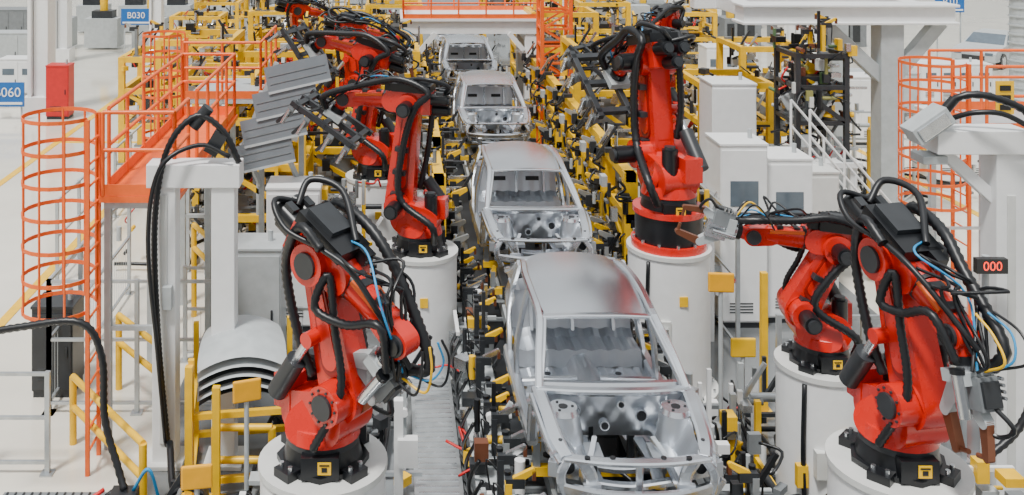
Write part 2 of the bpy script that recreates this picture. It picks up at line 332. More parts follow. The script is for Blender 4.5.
# ---------------------------------------------------------------- car body in white
def car_mesh():
    m=MB()
    def roof(u,v):
        x=(u*2-1); hw=.60+.05*math.sin(math.pi*min(1,v*1.1)); y=2.02+v*1.95-.06*(1-x*x)*(1-v)+.05*(1-x*x)*v
        return V((x*hw,y,1.39+.075*math.sin(math.pi*(.12+.8*v))-.05*x*x-.02*x**6))
    m.grid(roof,28,24,'body')
    for s in (-1,1):
        m.rail([(s*.81,1.12,.93),(s*.755,1.5,1.15),(s*.68,1.98,1.36),(s*.69,2.6,1.415),(s*.69,3.2,1.405),(s*.65,3.8,1.35),(s*.72,4.2,1.1),(s*.78,4.45,.98),(s*.74,4.62,.95)],.085,.065,'body')
        m.rail([(s*.78,1.16,.93),(s*.70,1.5,1.13),(s*.62,1.95,1.33)],.04,.08,'bodyin')
        m.rail([(s*.70,2.78,1.40),(s*.79,2.74,1.05),(s*.86,2.7,.7),(s*.87,2.66,.35)],.06,.14,'body')
        m.rail([(s*.86,1.28,.30),(s*.88,2.2,.30),(s*.88,3.45,.30)],.13,.17,'body',smooth=False)
        m.rail([(s*.80,1.1,.93),(s*.85,1.25,.7),(s*.87,1.3,.3)],.1,.14,'body')
        m.rail([(s*.70,3.7,1.37),(s*.78,3.8,1.0),(s*.85,3.62,.72),(s*.87,3.42,.5),(s*.88,3.3,.32)],.07,.12,'body')
        def quarter(u,v):
            y=3.45+u*1.2; r=.37; dy=y-4.02; low=.33+(math.sqrt(max(0,r*r-dy*dy)) if abs(dy)<r else 0)
            top=1.0-.03*u; z=low+(top-low)*v
            return V((s*(.865+.035*math.sin(math.pi*v*.8)-.10*v*v-.14*u**3),y,z))
        m.grid(quarter,24,8,'body')
        def cp(u,v):
            z=.98+v*.36; y0=3.75; y1=4.45-.62*v; y=y0+(y1-y0)*u
            return V((s*(.79-.12*v),y,z))
        m.grid(cp,8,6,'body')
        m.rail([(s*.82,1.15,.92),(s*.79,.75,.89),(s*.75,.3,.82),(s*.68,.05,.77)],.14,.06,'body')
        m.rail([(s*.90,1.08,.86),(s*.88,.7,.83),(s*.83,.3,.75),(s*.76,.02,.70)],.05,.09,'body')
        for k in range(5):
            y=.15+.22*k; x=.74+.028*k; z=.79+.022*k; m.beam((s*x,y,z),(s*(x+.1),y,z-.05),.07,.025,'body'); m.cyl((s*(x-.02),y+.1,z+.04),(s*(x-.02),y+.1,z+.055),.022,'dark',n=8)
        m.rail([(s*.43,1.35,.38),(s*.45,.9,.48),(s*.46,.0,.50)],.12,.15,'body')
        def apron(u,v):
            y=.08+u*1.12; return V((s*(.48+.29*v*(.55+.45*u)),y,.5+(.31+.08*u)*v+.012*math.sin(u*20)))
        m.grid(apron,24,4,'bodyin',sm=False)
        m.cyl((s*.58,.78,.45),(s*.60,.80,.85),.21,'bodyin',r2=.17,n=20,caps=False); m.cyl((s*.60,.80,.85),(s*.60,.80,.9),.175,'body',r2=.15,n=20); m.cyl((s*.60,.80,.9),(s*.60,.80,.905),.05,'black',n=14)
        for k in range(3):
            t=k*2.09; m.cyl((s*.6+.1*math.cos(t),.80+.1*math.sin(t),.9),(s*.6+.1*math.cos(t),.80+.1*math.sin(t),.907),.016,'black',n=8)
        m.rail([(s*.46,-.04,.28),(s*.46,-.04,.62),(s*.56,-.01,.78)],.12,.05,'body')
        m.box((s*.46,-.07,.48),(.17,.04,.2),'bodyin'); m.cyl((s*.46,-.09,.48),(s*.46,-.1,.48),.045,'black',n=10)
        m.rail([(s*.68,.05,.76),(s*.76,.0,.6),(s*.68,-.02,.36)],.09,.05,'body')
        m.box((s*.68,.16,.62),(.26,.02,.22),'body',R=RZ(s*18)); m.cyl((s*.66,.13,.63),(s*.66,.11,.63),.06,'black',n=12)
        m.box((s*.80,.10,.64),(.12,.08,.14),'bodyin',R=RZ(s*20))
        m.box((s*.33,.5,.56),(.16,.34,.05),'bodyin'); m.beam((s*.42,.3,.55),(s*.3,.62,.66),.05,.04,'body')
        m.rail([(s*.14,2.0,.36),(s*.82,2.0,.34)],.1,.1,'body',side=(0,1,0),smooth=False)
        m.rail([(s*.14,2.5,.36),(s*.82,2.5,.34)],.1,.09,'body',side=(0,1,0),smooth=False)
    m.rail([(-.66,2.0,1.35),(-.3,1.955,1.385),(0,1.94,1.39),(.3,1.955,1.385),(.66,2.0,1.35)],.11,.04,'body',side=(0,1,0))
    m.rail([(-.64,3.9,1.33),(0,3.98,1.38),(.64,3.9,1.33)],.14,.05,'body',side=(0,1,0))
    for y in (2.5,3.05,3.5): m.rail([(-.62,y,1.365),(0,y,1.41),(.62,y,1.365)],.07,.02,'bodyin',side=(0,1,0))
    m.rail([(-.82,1.12,.93),(-.4,1.02,.955),(0,.99,.965),(.4,1.02,.955),(.82,1.12,.93)],.12,.05,'body',side=(0,1,0))
    def pl(u,v):
        x=(u*2-1)*.78; P=[(1.04,.93),(1.08,.86),(1.2,.86),(1.24,.93),(1.3,.93)]; t=v*4; i=min(3,int(t)); q=t-i
        return V((x,P[i][0]*(1-q)+P[i+1][0]*q+.06*x*x,P[i][1]*(1-q)+P[i+1][1]*q))
    m.grid(pl,24,8,'body',sm=False)
    for x in (-.55,-.3,0,.25,.5): m.cyl((x,1.15+.06*x*x,.861),(x,1.15+.06*x*x,.866),.035,'black',n=10)
    m.rail([(-.76,1.45,.80),(0,1.42,.82),(.76,1.45,.80)],.07,.09,'body',side=(0,1,0))
    for x in (-.55,-.1,.12,.5): m.beam((x,1.45,.8),(x,1.3,.55),.05,.04,'bodyin')
    def fw(u,v):
        x=(u*2-1)*.8; z=.34+.6*v; b=.012*math.sin(u*34)*math.sin(v*9)
        return V((x,1.22-.16*v+b+.05*math.cos(x*1.8),z))
    m.grid(fw,60,18,'bodyin')
    for (x,z,r) in ((-.42,.72,.045),(.3,.66,.055),(.55,.78,.03),(-.1,.55,.04),(-.6,.62,.03),(.08,.78,.03)):
        m.cyl((x,1.14,z),(x,1.06,z),r+.015,'body',n=14); m.cyl((x,1.065,z),(x,1.055,z),r,'black',n=14)
    def fp(u,v):
        x=(u*2-1)*.84; y=1.3+2.2*v; z=.25+.16*math.exp(-(x/.15)**4)+.012*(1 if math.sin(x*28)>0.2 else 0)*(1 if math.sin(y*9)>-.4 else 0)
        return V((x,y,z))
    m.grid(fp,56,30,'bodyin',sm=False)
    for (x,y) in ((-.5,1.65),(.5,1.65),(-.5,2.25),(.5,2.25),(-.45,2.85),(.45,2.85)):
        m.cyl((x,y,.262),(x,y,.275),.06,'body',n=12); m.cyl((x,y,.275),(x,y,.279),.04,'black',n=12)
    def rs(u,v):
        x=(u*2-1)*.8; P=[(3.05,.26),(3.1,.46),(3.55,.44),(3.68,.5),(3.80,.97),(4.15,.99)]
        t=v*5; i=min(4,int(t)); q=t-i; return V((x,P[i][0]*(1-q)+P[i+1][0]*q,P[i][1]*(1-q)+P[i+1][1]*q+.012*math.sin(x*30)))
    m.grid(rs,40,20,'bodyin',sm=False)
    for x in (-.5,-.22,.22,.5): m.box((x,3.98,1.0),(.2,.14,.014),'black')
    for x in (-.55,0,.55): m.beam((x,3.6,.5),(x,3.76,.95),.06,.04,'body')
    for x in (-.33,.33): m.box((x,3.72,.74),(.26,.03,.08),'black',R=RX(-14))
    m.box((0,4.2,.42),(1.5,.8,.03),'bodyin'); m.box((0,4.6,.6),(1.5,.04,.42),'body')
    m.rail([(-.76,4.58,.93),(0,4.68,.9),(.76,4.58,.93)],.09,.06,'body',side=(0,1,0))
    m.rail([(-.70,.05,.77),(-.35,-.06,.79),(0,-.09,.795),(.35,-.06,.79),(.70,.05,.77)],.13,.04,'body',side=(0,1,0))
    m.rail([(-.64,.0,.32),(0,-.05,.31),(.64,.0,.32)],.12,.06,'body',side=(0,1,0))
    m.rail([(-.78,.02,.5),(-.4,-.14,.5),(0,-.18,.5),(.4,-.14,.5),(.78,.02,.5)],.06,.12,'body',side=(0,1,0))
    m.rail([(0,-.06,.33),(0,-.08,.79)],.07,.04,'body',smooth=False)
    m.rail([(-.45,.75,.34),(0,.72,.3),(.45,.75,.34)],.2,.07,'body',side=(0,1,0)); m.rail([(-.45,.35,.36),(0,.33,.32),(.45,.35,.36)],.1,.06,'body',side=(0,1,0))
    for s in (-1,1): m.rail([(s*.3,.3,.33),(s*.34,.75,.33),(s*.3,1.2,.33)],.12,.06,'body')
    for x in (-.5,-.25,.25,.5): m.cyl((x,-.03,.805),(x,-.03,.82),.03,'black',n=8)
    return m
cm=car_mesh(); c0=cm.obj('car_body_shell',(2.4,9.85,1.0),bevel=0)
for (x,y) in ((2.42,16.2),(2.55,24.6),(2.5,32.2),(2.45,39)): inst('car_body_shell',c0.data,(x,y,1.0))

# parked finished car (far right)
def parked_car():
    m=MB(); prof=[(0,.35),(0,.7),(.25,.82),(1.2,.95),(1.9,1.38),(3.0,1.43),(3.8,1.1),(4.4,1.05),(4.5,.6),(4.45,.35)]
    def hw(z): return .88 if z<.96 else .88-.5*(z-.96)
    vs=[];n=len(prof)
    for s in (-1,1):
        for (y,z) in prof: vs.append((s*hw(z),y,z))
    m.add(vs,[tuple(range(n))]+[tuple(range(2*n-1,n-1,-1))]+[(i,(i+1)%n,n+(i+1)%n,n+i) for i in range(n)],'lgrey')
    m.add([(-.78,1.24,.985),(.78,1.24,.985),(.66,1.86,1.37),(-.66,1.86,1.37)],[(0,1,2,3)],'glass')
    for s in (-1,1):
        m.add([(s*.885,1.35,.99),(s*.885,3.6,1.02),(s*.70,3.0,1.36),(s*.70,1.95,1.34)],[(0,1,2,3)],'glass')
        for y in (.85,3.6): m.cyl((s*.7,y,.33),(s*.92,y,.33),.33,'black',n=20); m.cyl((s*.9,y,.33),(s*.93,y,.33),.2,'steel',n=12)
        m.box((s*.62,.03,.68),(.3,.08,.12),'glass')
    m.box((0,-.01,.5),(.9,.04,.18),'dark'); return m
parked_car().obj('parked_sedan_car',(24.9,43.0,0),-50)

# ---------------------------------------------------------------- clutter kits
def clamp(m,p,rg,h=None,face=1,yel=.5):
    x,y,z=p; h=h or rg.uniform(.3,.7)
    c='yellow' if rg.random()<yel else rg.choice(['lgrey','dark','grey','galv'])
    m.box((x,y,z+.02),(.16,.16,.04),'grey'); m.box((x,y,z+h/2),(.07,.09,h),c)
    m.box((x+face*.07,y,z+h),(.2,.07,.1),'dark'); m.cyl((x,y+.08,z+h-.28),(x,y+.08,z+h+.04),.032,'steel',n=8); m.cyl((x,y+.08,z+h+.04),(x,y+.08,z+h+.08),.04,'black',n=8)
    m.caps((x+face*.08,y,z+h+.03),.04,(x+face*.26,y,z+h+.13),.025,.05,'yellow' if rg.random()<yel else 'steel')
    m.box((x+face*.27,y,z+h+.08),(.04,.05,.1),'copper')
    m.tube([(x,y+.08,z+h-.2),(x-face*.14,y+.16,z+h-.1),(x-face*.1,y+.1,z+.1)],.012,'black',n=5,k=4)
def junk(m,b0,b1,n,rg,pal):
    for i in range(n):
        c=[rg.uniform(b0[k],b1[k]) for k in range(3)]; t=rg.random(); col=rg.choice(pal)
        if t<.35: m.box(c,(rg.uniform(.05,.22),rg.uniform(.05,.22),rg.uniform(.05,.25)),col,R=RZ(rg.choice([0,0,0,45])))
        elif t<.6:
            ax=rg.choice([(1,0,0),(0,1,0),(0,0,1)]); l=rg.uniform(.12,.4); m.cyl(c,V(c)+V(ax)*l,rg.uniform(.02,.06),col,n=9)
        elif t<.85:
            ax=rg.choice([(1,0,0),(0,1,0),(0,0,1),(.5,0,.8)]); l=rg.uniform(.3,.8); m.beam(c,V(c)+V(ax)*l,.05,.05,col)
        else:
            q=V(c); P=[q]
            for j in range(3): q=q+V((rg.uniform(-.25,.25),rg.uniform(-.25,.25),rg.uniform(-.3,.15))); P.append(q)
            m.tube(P,rg.uniform(.012,.03),rg.choice(['black','black','hose','cabred','black']),n=5,k=4)
def station(seed,w=1.6,d=1.8,h=2.6,pal=None,fc='yellow',n=80,th=.15):
    rg=random.Random(seed); m=MB(); pal=pal or ['yellow','dark','black','steel','lgrey','grey','dark','steel','black']
    for x in (-w/2,w/2):
        for y in (-d/2,d/2): m.beam((x,y,0),(x,y,h),th,th,fc); m.box((x,y,.02),(.28,.28,.04),'grey')
    for z in (h*.35,h*.68,h-.06):
        for x in (-w/2,w/2): m.beam((x,-d/2,z),(x,d/2,z),th*.9,th*.9,fc)
        for y in (-d/2,d/2): m.beam((-w/2,y,z),(w/2,y,z),th*.9,th*.9,fc)
    m.beam((-w/2,-d/2,h*.68),(w/2,-d/2,h*.35),.09,.09,fc)
    m.box((0,0,h*.36),(w*.9,d*.9,.04),'grey'); m.box((0,0,h*.69),(w*.6,d*.5,.3),'dark'); m.box((.1,0,h*.5),(w*.4,d*.6,.4),'grey')
    for i in range(8): clamp(m,(rg.uniform(-w/2,w/2),rg.uniform(-d/2,d/2),rg.choice([h*.36,h*.36,h-.02])),rg,face=rg.choice([-1,1]))
    for i in range(4):
        x=rg.uniform(-w/2,w/2); y=rg.uniform(-d/2,d/2); z=rg.uniform(h*.5,h); m.box((x,y,z),(.36,.08,.3),'yellow' if i<2 else 'lgrey',R=RY(rg.choice([0,30,-30])))
    junk(m,(-w/2-.1,-d/2-.1,h*.36),(w/2+.1,d/2+.1,h+.2),n,rg,pal); junk(m,(-w/2,-d/2,.1),(w/2,d/2,h*.36),n//3,rg,['dark','grey','lgrey','black','steel'])
    return m
S=[station(s,h=hh).obj('clamping_station',loc,0) for s,hh,loc in ((1,3.0,(-2.6,20.5,0)),(2,2.6,(-1.3,22.9,0)),(3,3.4,(-3.9,22.8,0)),(4,3.0,(8.0,24.3,0)))]
rg=random.Random(5)
for (x,y) in ((-5.0,26),(-3.0,27),(-6.6,28.6),(-.2,28.3),(-4.6,29.6),(-2.0,30.4),(-6.5,33),(-1.2,33.5),(-4.2,37),(-7.4,38),(.0,38.5),(-2.2,43),(-5.2,43),(-8,46),(-.2,47),(-3.6,50),
              (5.4,25.8),(9.9,27),(5.4,32.5),(8.2,33),(5.4,38),(8,39),(11,38),(6.5,45),(13,44),(9.5,48),(5.5,52)):
    inst('clamping_station',rg.choice(S).data,(x,y,0),rg.choice([0,90,180,270]),rg.uniform(.95,1.15))
def gate(seed,face):
    rg=random.Random(seed); m=MB(); h=2.5
    for y in (-.9,.9): m.beam((0,y,0),(0,y,h),.2,.24,'yellow'); m.box((0,y,.03),(.5,.4,.06),'grey')
    for z in (1.0,1.7,h-.08): m.beam((0,-1.0,z),(0,1.0,z),.18,.16,'yellow' if z>1.2 else 'grey')
    m.beam((0,-.9,1.0),(0,.9,1.7),.12,.1,'yellow'); m.box((-face*.25,0,1.35),(.2,1.2,.9),'grey')
    for k in range(5):
        y=-.8+.4*k; z=rg.choice([1.1,1.8,2.4]); m.beam((0,y,z),(face*.3,y,z+.05),.1,.12,'yellow' if k%2 else 'dark'); m.box((face*.32,y,z+.12),(.12,.1,.22),'dark'); m.cyl((face*.3,y+.08,z-.1),(face*.3,y+.08,z+.3),.04,'steel',n=9)
        m.caps((face*.3,y,z+.2),.06,(face*.5,y,z+.3),.035,.06,'yellow' if k%2 else 'galv')
    junk(m,(-.35,-1.0,.3),(.3,1.0,2.7),70,rg,['dark','black','steel','dark','lgrey','grey','black','steel'])
    return m
gl=gate(31,1).obj('framing_gate',(.78,18.3,0)); gr=gate(32,-1).obj('framing_gate',(4.15,18.5,0))
for y in (21,23.6,26.6,29.5): inst('framing_gate',gl.data,(.85,y,0)); inst('framing_gate',gr.data,(4.25,y,0))
def sidefix(seed,face):
    rg=random.Random(seed); m=MB()
    m.box((0,0,.35),(.4,2.1,.5),'grey'); m.box((0,0,.63),(.46,2.2,.06),'lgrey')
    for y in (-.9,0,.9): m.box((0,y,.05),(.5,.16,.1),'dark')
    for k in range(5): clamp(m,(rg.uniform(-.1,.12),-.95+.47*k,.66),rg,h=rg.uniform(.25,.65),face=face,yel=.18)
    junk(m,(-.24,-1.1,.3),(.24,1.1,1.1),44,rg,['yellow','dark','black','steel','lgrey','dark','steel','black','copper','grey','white'])
    for k in range(5):
        y=-1+.4*k; m.tube([(-face*.2,y,.95),(-face*.3,y+.2,.6),(-face*.26,y+.5,.2),(-face*.3,y+.9,.06)],.025,'black',n=6)
    return m
fl=[sidefix(11+i,1) for i in range(3)]; fr_=[sidefix(21+i,-1) for i in range(3)]
ol=[f.obj('side_clamp_fixture',(1.16,9.6+2.3*i,0)) for i,f in enumerate(fl)]; orr=[f.obj('side_clamp_fixture',(3.68,9.6+2.3*i,0)) for i,f in enumerate(fr_)]
orr[2].location=(3.42,14.2,0)
for y in (16.6,): inst('side_clamp_fixture',ol[1].data,(1.1,y,0)); inst('side_clamp_fixture',orr[0].data,(3.6,y,0))
for i in range(5): inst('side_clamp_fixture',ol[i%3].data,(1.15,32+2.4*i,0)); inst('side_clamp_fixture',orr[i%3].data,(3.7,32+2.4*i,0))
m=MB()
for x in (1.85,2.95): m.box((x,27,.55),(.16,42,.2),'lgrey'); m.box((x,27,.68),(.08,42,.06),'steel')
for k in range(27):
    y=6.5+1.6*k; m.box((2.4,y,.45),(1.2,.12,.14),'grey')
    for x in (1.85,2.95): m.box((x,y,.23),(.14,.14,.46),'dark')
m.box((2.4,27,.03),(1.7,42,.06),'dark')
m.obj('skid_conveyor')
def skid():
    rg=random.Random(3); m=MB()
    for x in (-.55,.55): m.beam((x,0,.05),(x,4.6,.05),.1,.12,'galv')
    for y in (.2,1.4,2.6,3.9):
        m.beam((-.85,y,.12),(.85,y,.12),.1,.1,'yellow')
        for x in (-.8,.8): m.beam((x,y,.12),(x,y,.44),.08,.08,'galv'); m.caps((x,y,.36),.05,(x*.97,y,.5),.03,.06,'yellow')
    junk(m,(-.6,-.2,.1),(.6,4.4,.42),50,rg,['dark','black','steel','grey','black'])
    for x in (-.3,.2,.4): m.tube([(x,-.2,.1),(x,.3,.35),(x*.5,.8,.3)],.03,'black',n=6)
    m.box((.1,.45,.3),(.5,.4,.25),'dark'); m.cyl((.3,.1,.3),(.3,.1,.5),.07,'yellow',n=10)
    return m
k0=skid().obj('car_skid',(2.4,9.85,.76))
for (x,y) in ((2.42,16.2),(2.5,24.6),(2.45,32.2),(2.4,39)): inst('car_skid',k0.data,(x,y,.76))

# ---------------------------------------------------------------- rails, ladders, cages
def railing(m,P,z,mat='orange',h=1.1,kick=True,r=.028):
    P=[V(p) for p in P]
    for a,b in zip(P[:-1],P[1:]):
        a=V((a.x,a.y,z));b=V((b.x,b.y,z)); n=max(1,round((b-a).length/.9))
        for k in range(n+1):
            c=a.lerp(b,k/n); m.cyl(c,c+V((0,0,h)),r,mat,n=8)
        for hh in (h,h*.55): m.cyl(a+V((0,0,hh)),b+V((0,0,hh)),r,mat,n=8)
        if kick: m.beam(a+V((0,0,.08)),b+V((0,0,.08)),.015,.15,mat)
def cage(m,cx,cy,z0,z1,r,openang,mat='orange'):
    n=max(3,int((z1-z0)/.36)); A0=math.radians(openang+25);A1=math.radians(openang+335)
    for k in range(n+1):
        z=z0+(z1-z0)*k/n
        pts=[(cx+math.cos(A0+(A1-A0)*i/20)*r,cy+math.sin(A0+(A1-A0)*i/20)*r,z) for i in range(21)]
        for a,b in zip(pts[:-1],pts[1:]): m.beam(a,b,.012,.05,mat)
    for i in range(9):
        t=A0+(A1-A0)*i/8; x=cx+math.cos(t)*r;y=cy+math.sin(t)*r; m.cyl((x,y,z0),(x,y,z1),.016,mat,n=6)
def ladder(m,p,q,dirx,z0,z1,mat='orange'):
    for (x,y) in (p,q): m.beam((x,y,z0),(x,y,z1),.05,.05,mat)
    n=int((z1-z0)/.28)
    for k in range(1,n): z=z0+k*.28; m.cyl((p[0],p[1],z),(q[0],q[1],z),.016,mat,n=6)
m=MB()
cage(m,-4.32,12.9,2.05,4.5,.46,0); ladder(m,(-3.88,12.66),(-3.88,13.14),0,0,4.5)
m.obj('caged_ladder')
m=MB()
m.box((-3.35,15.6,3.36),(1.05,5.0,.08),'orange'); m.box((-3.35,15.6,3.28),(.9,4.9,.1),'lgrey')
railing(m,[(-3.82,13.4,0),(-3.82,18.05,0),(-2.88,18.05,0),(-2.88,14.6,0)],3.4); railing(m,[(-3.82,13.12,0),(-2.88,13.12,0),(-2.88,14.0,0)],3.4)
for x in (-3.8,-2.9):
    for y in (13.3,15.6,18): m.beam((x,y,0),(x,y,3.3),.09,.09,'lgrey')
for y in (13.3,18): m.beam((-3.8,y,1.6),(-2.9,y,1.6),.06,.06,'lgrey')
m.obj('access_platform')
m=MB()
railing(m,[(-4.1,19.5,0),(-2.6,19.5,0),(-2.6,22,0)],3.4); m.box((-3.35,20.8,3.35),(1.5,2.6,.08),'lgrey')
for x in (-4.05,-2.65):
    for y in (19.6,22): m.beam((x,y,0),(x,y,3.3),.09,.09,'lgrey')
cage(m,-4.6,20,2.2,4.6,.42,0); ladder(m,(-4.18,19.8),(-4.18,20.2),0,0,4.5)
m.obj('access_platform')
m=MB()
cage(m,9.25,17.2,2.1,4.5,.52,0); ladder(m,(9.75,16.95),(9.75,17.45),0,0,4.5)
m.obj('caged_ladder')
m=MB(); m.box((11.3,17.6,3.36),(3,1.8,.08),'lgrey'); railing(m,[(9.9,16.7,0),(12.8,16.7,0),(12.8,18.5,0),(9.9,18.5,0)],3.4)
for x in (9.9,11.3,12.7):
    for y in (16.8,18.4): m.beam((x,y,0),(x,y,3.3),.1,.1,'lgrey')
railing(m,[(9.9,14.9,0),(12,14.9,0)],2.0)
m.box((11,15.6,1.96),(2.3,1.5,.08),'lgrey')
for x in (9.95,12):
    for y in (14.95,16.2): m.beam((x,y,0),(x,y,1.95),.1,.1,'orange')
m.box((10.15,16.62,4.0),(.3,.02,.55),'yellow')
for k in range(3): m.box((10.15,16.6,3.84+.16*k),(.18,.01,.09),'black')
m.obj('access_platform')

m=MB()
for x in (-2.96,-2.2): m.box((x,13.0,1.85),(.3,.3,3.7),'white'); m.box((x,13,.03),(.5,.5,.06),'cream')
m.box((-2.58,13.0,3.74),(1.2,.36,.3),'white')
m.box((-2.96,12.84,1.9),(.1,.02,3.2),'cream')
m.box((-2.9,12.8,2.2),(.12,.1,.3),'lgrey')
m.obj('portal_frame',bevel=.015)
m=MB()
m.box((7.3,12,2.14),(.34,.34,4.28),'white'); m.box((6.97,12,4.42),(1.1,.4,.28),'white'); m.box((7.3,12,.03),(.6,.6,.06),'cream')
m.beam((7.2,12,3.7),(6.55,12,4.3),.12,.14,'white'); m.box((7.3,11.82,2.1),(.1,.02,3.4),'cream'); m.box((6.42,12,4.2),(.3,.3,.1),'lgrey')
m.obj('portal_frame',bevel=.015)
m=MB()
m.box((10.85,22,2.3),(.5,.5,4.6),'lgrey'); m.box((9.9,22,4.78),(4.6,.56,.34),'white'); m.box((9.9,22,4.98),(4.7,.75,.06),'white'); m.box((9.9,22,4.6),(4.7,.75,.06),'white')
m.beam((10.8,22,3.3),(9.4,22,4.6),.28,.28,'lgrey'); m.beam((10.9,22,3.3),(12.0,22,4.6),.28,.28,'lgrey')
m.box((9.9,24.5,4.78),(5.2,.4,.3),'white'); m.box((8,23.2,4.8),(.35,2.6,.3),'white'); m.box((11.9,23.2,4.8),(.35,2.6,.3),'white'); m.box((10.85,24.5,2.3),(.4,.4,4.6),'lgrey')
m.box((10.85,22,.03),(.8,.8,.06),'grey')
m.obj('steel_support_structure',bevel=.015)
m=MB()
for x in (.62,4.28):
    for y in (31.5,33.5): m.box((x,y,1.5),(.35,.35,3.0),'white')
    m.box((x,32.5,2.95),(.3,2.3,.25),'white')
for y in (31.5,33.5): m.box((2.45,y,3.28),(4.3,.42,.4),'white')
m.box((2.45,32.5,3.52),(4.5,2.6,.08),'white'); railing(m,[(.3,31.25,0),(4.6,31.25,0),(4.6,33.7,0),(.3,33.7,0),(.3,31.25,0)],3.55,'orange',.9)
m.beam((.7,31.3,2.4),(1.3,31.3,3.1),.15,.15,'white'); m.beam((4.2,31.3,2.4),(3.6,31.3,3.1),.15,.15,'white')
m.obj('overhead_gantry')
m=MB()
for x in (4.15,4.95):
    for y in (28,28.8): m.beam((x,y,0),(x,y,5.8),.1,.1,'orange')
for k in range(12):
    z=.3+.48*k
    for y in (28,28.8): m.beam((4.15,y,z),(4.95,y,z),.06,.06,'orange'); m.beam((4.15 if k%2 else 4.95,y,z),(4.95 if k%2 else 4.15,y,z+.48),.05,.05,'orange')
    for x in (4.15,4.95): m.beam((x,28,z),(x,28.8,z),.06,.06,'orange')
m.obj('lattice_mast')
for (x,y,wd) in ((-12.05,34.2,.8),(-14.9,45,.7),(-10.2,43,.6),(15,38,.7),(19.5,46,.8)):
    m=MB(); m.box((x,y,5),(wd*.5,wd*.5,10),'white'); m.box((x-wd*.36,y,5),(wd*.14,wd,10),'white'); m.box((x+wd*.36,y,5),(wd*.14,wd,10),'white'); m.box((x,y,.3),(wd*1.2,wd*1.2,.6),'white'); m.obj('hall_column')

def cabinet(w,d,h,mat='white',win=False):
    m=MB(); m.box((0,0,h/2+.05),(w,d,h-.1),mat); m.box((0,0,.05),(w*.95,d*.95,.1),'dark')
    nd=max(1,round(w/.7))
    for k in range(nd):
        x=-w/2+w/nd*(k+.5); m.box((x,-d/2-.01,h/2+.03),(w/nd-.04,.02,h-.2),mat); m.box((x+w/nd*.36,-d/2-.03,h*.52),(.03,.03,.16),'dark')
        if win: m.box((x,-d/2-.024,h*.74),(w/nd*.6,.01,h*.14),'glass')
        for q in range(4): m.box((x-.05,-d/2-.024,.28+.05*q),(w/nd*.5,.01,.02),'dark')
    m.box((0,0,h+.02),(w+.03,d+.03,.04),mat); m.cyl((w*.3,0,h+.04),(w*.3,0,h+.2),.04,'lgrey',n=10)
    return m
for (x,y,w_,d,h,mt,wn) in ((-11.15,33.4,.75,.6,1.75,'cabred',False),(7.3,21.9,.95,.9,3.3,'white',False),(5.95,17.4,.8,.8,3.1,'white',True),(6.8,17.6,.8,.8,2.8,'white',True),(7.7,18.6,.8,.8,2.3,'cream',False),(7.0,19,.9,.6,2.4,'lgrey',False),
    (-5.0,14.9,.6,.55,1.3,'dark',False),(-1.7,17.2,.9,.7,2.4,'white',False),(-2.2,15.4,1.0,.7,2.0,'lgrey',False),(-4.6,24.2,1.3,.8,2.2,'white',False),(5.0,10.3,.5,.5,1.1,'white',False),
    (-13.3,35.8,1.4,.8,1.6,'white',True),(13.8,30,1.2,.8,2,'white',False),(16,33,2.2,1,1.6,'lgrey',False),(20,36,2.5,1,1.4,'white',True),(14.5,26,1.4,1,1.8,'white',True),(12,36,1.8,1,2,'white',True),(18,27,2,1,1.8,'lgrey',False),
    (-16,42,2.4,1,1.7,'lgrey',False),(-19,50,3,1.4,1.8,'grey',False),(-12,64,2,1,1.8,'lgrey',True),(-9,66,2.4,1.2,2,'grey',False),(24,62,3,1.2,2,'grey',True),(15,63,3,1.4,2,'lgrey',False)):
    cabinet(w_,d,h,mt,wn).obj('electrical_cabinet',(x,y,0),bevel=.01)
m=MB()
for k in range(10):
    x=-16.5+2.3*(k%5); y=49+6*(k//5); m.box((x,y,.8),(1.6,1.2,1.4),'lgrey'); m.box((x,y,1.6),(1.0,.8,.5),'dark'); m.cyl((x,y,1.6),(x,y,2.6),.2,'yellow',n=10); m.beam((x,y,2.4),(x+.8,y,2.9),.2,.2,'yellow')
m.obj('machining_cell')
m=MB()
for k in range(10):
    x=12+2.6*(k%5); y=50+7*(k//5); m.box((x,y,.7),(1.8,1.4,1.4),'grey'); m.box((x+.2,y,1.7),(1.0,.8,.6),'lgrey'); m.box((x-.5,y-.3,1.6),(.3,.3,.5),'yellow')
    for q in range(3): m.box((x-.6+.5*q,y-.72,.7),(.35,.03,.9),'dark')
m.obj('machining_cell')
m=MB()
m.cyl((21.4,34,0),(21.4,34,6),.42,'lgrey',n=20)
for k in range(20): m.cyl((21.4,34,.3*k),(21.4,34,.3*k+.05),.46,'lgrey',n=20)
m.obj('ventilation_duct')

def sign(x,y,z,w_,h,txt,legs=True):
    m=MB(); m.box((x,y,z),(w_,.06,h),'blue'); m.box((x,y-.035,z-h*.36),(w_*.9,.01,h*.1),'white')
    if legs:
        for s in (-1,1): m.beam((x+s*w_*.4,y+.06,0),(x+s*w_*.4,y+.06,z+h/2),.05,.05,'lgrey')
    o=m.obj('station_sign')
    c=bpy.data.curves.new('letters','FONT'); c.body=txt; c.size=h*.55; c.align_x='CENTER'; c.align_y='CENTER'; c.extrude=.004; c.materials.append(MATS['white'])
    t=bpy.data.objects.new('letters',c); bpy.context.scene.collection.objects.link(t); t.parent=o; t.location=(x,y-.045,z+h*.08); t.rotation_euler=(math.radians(90),0,0)
sign(-12.75,33,.85,1.1,.8,'B060'); sign(-11.6,45,2.0,1.35,.72,'B030'); sign(25,45,2.6,1.3,.8,'B10')

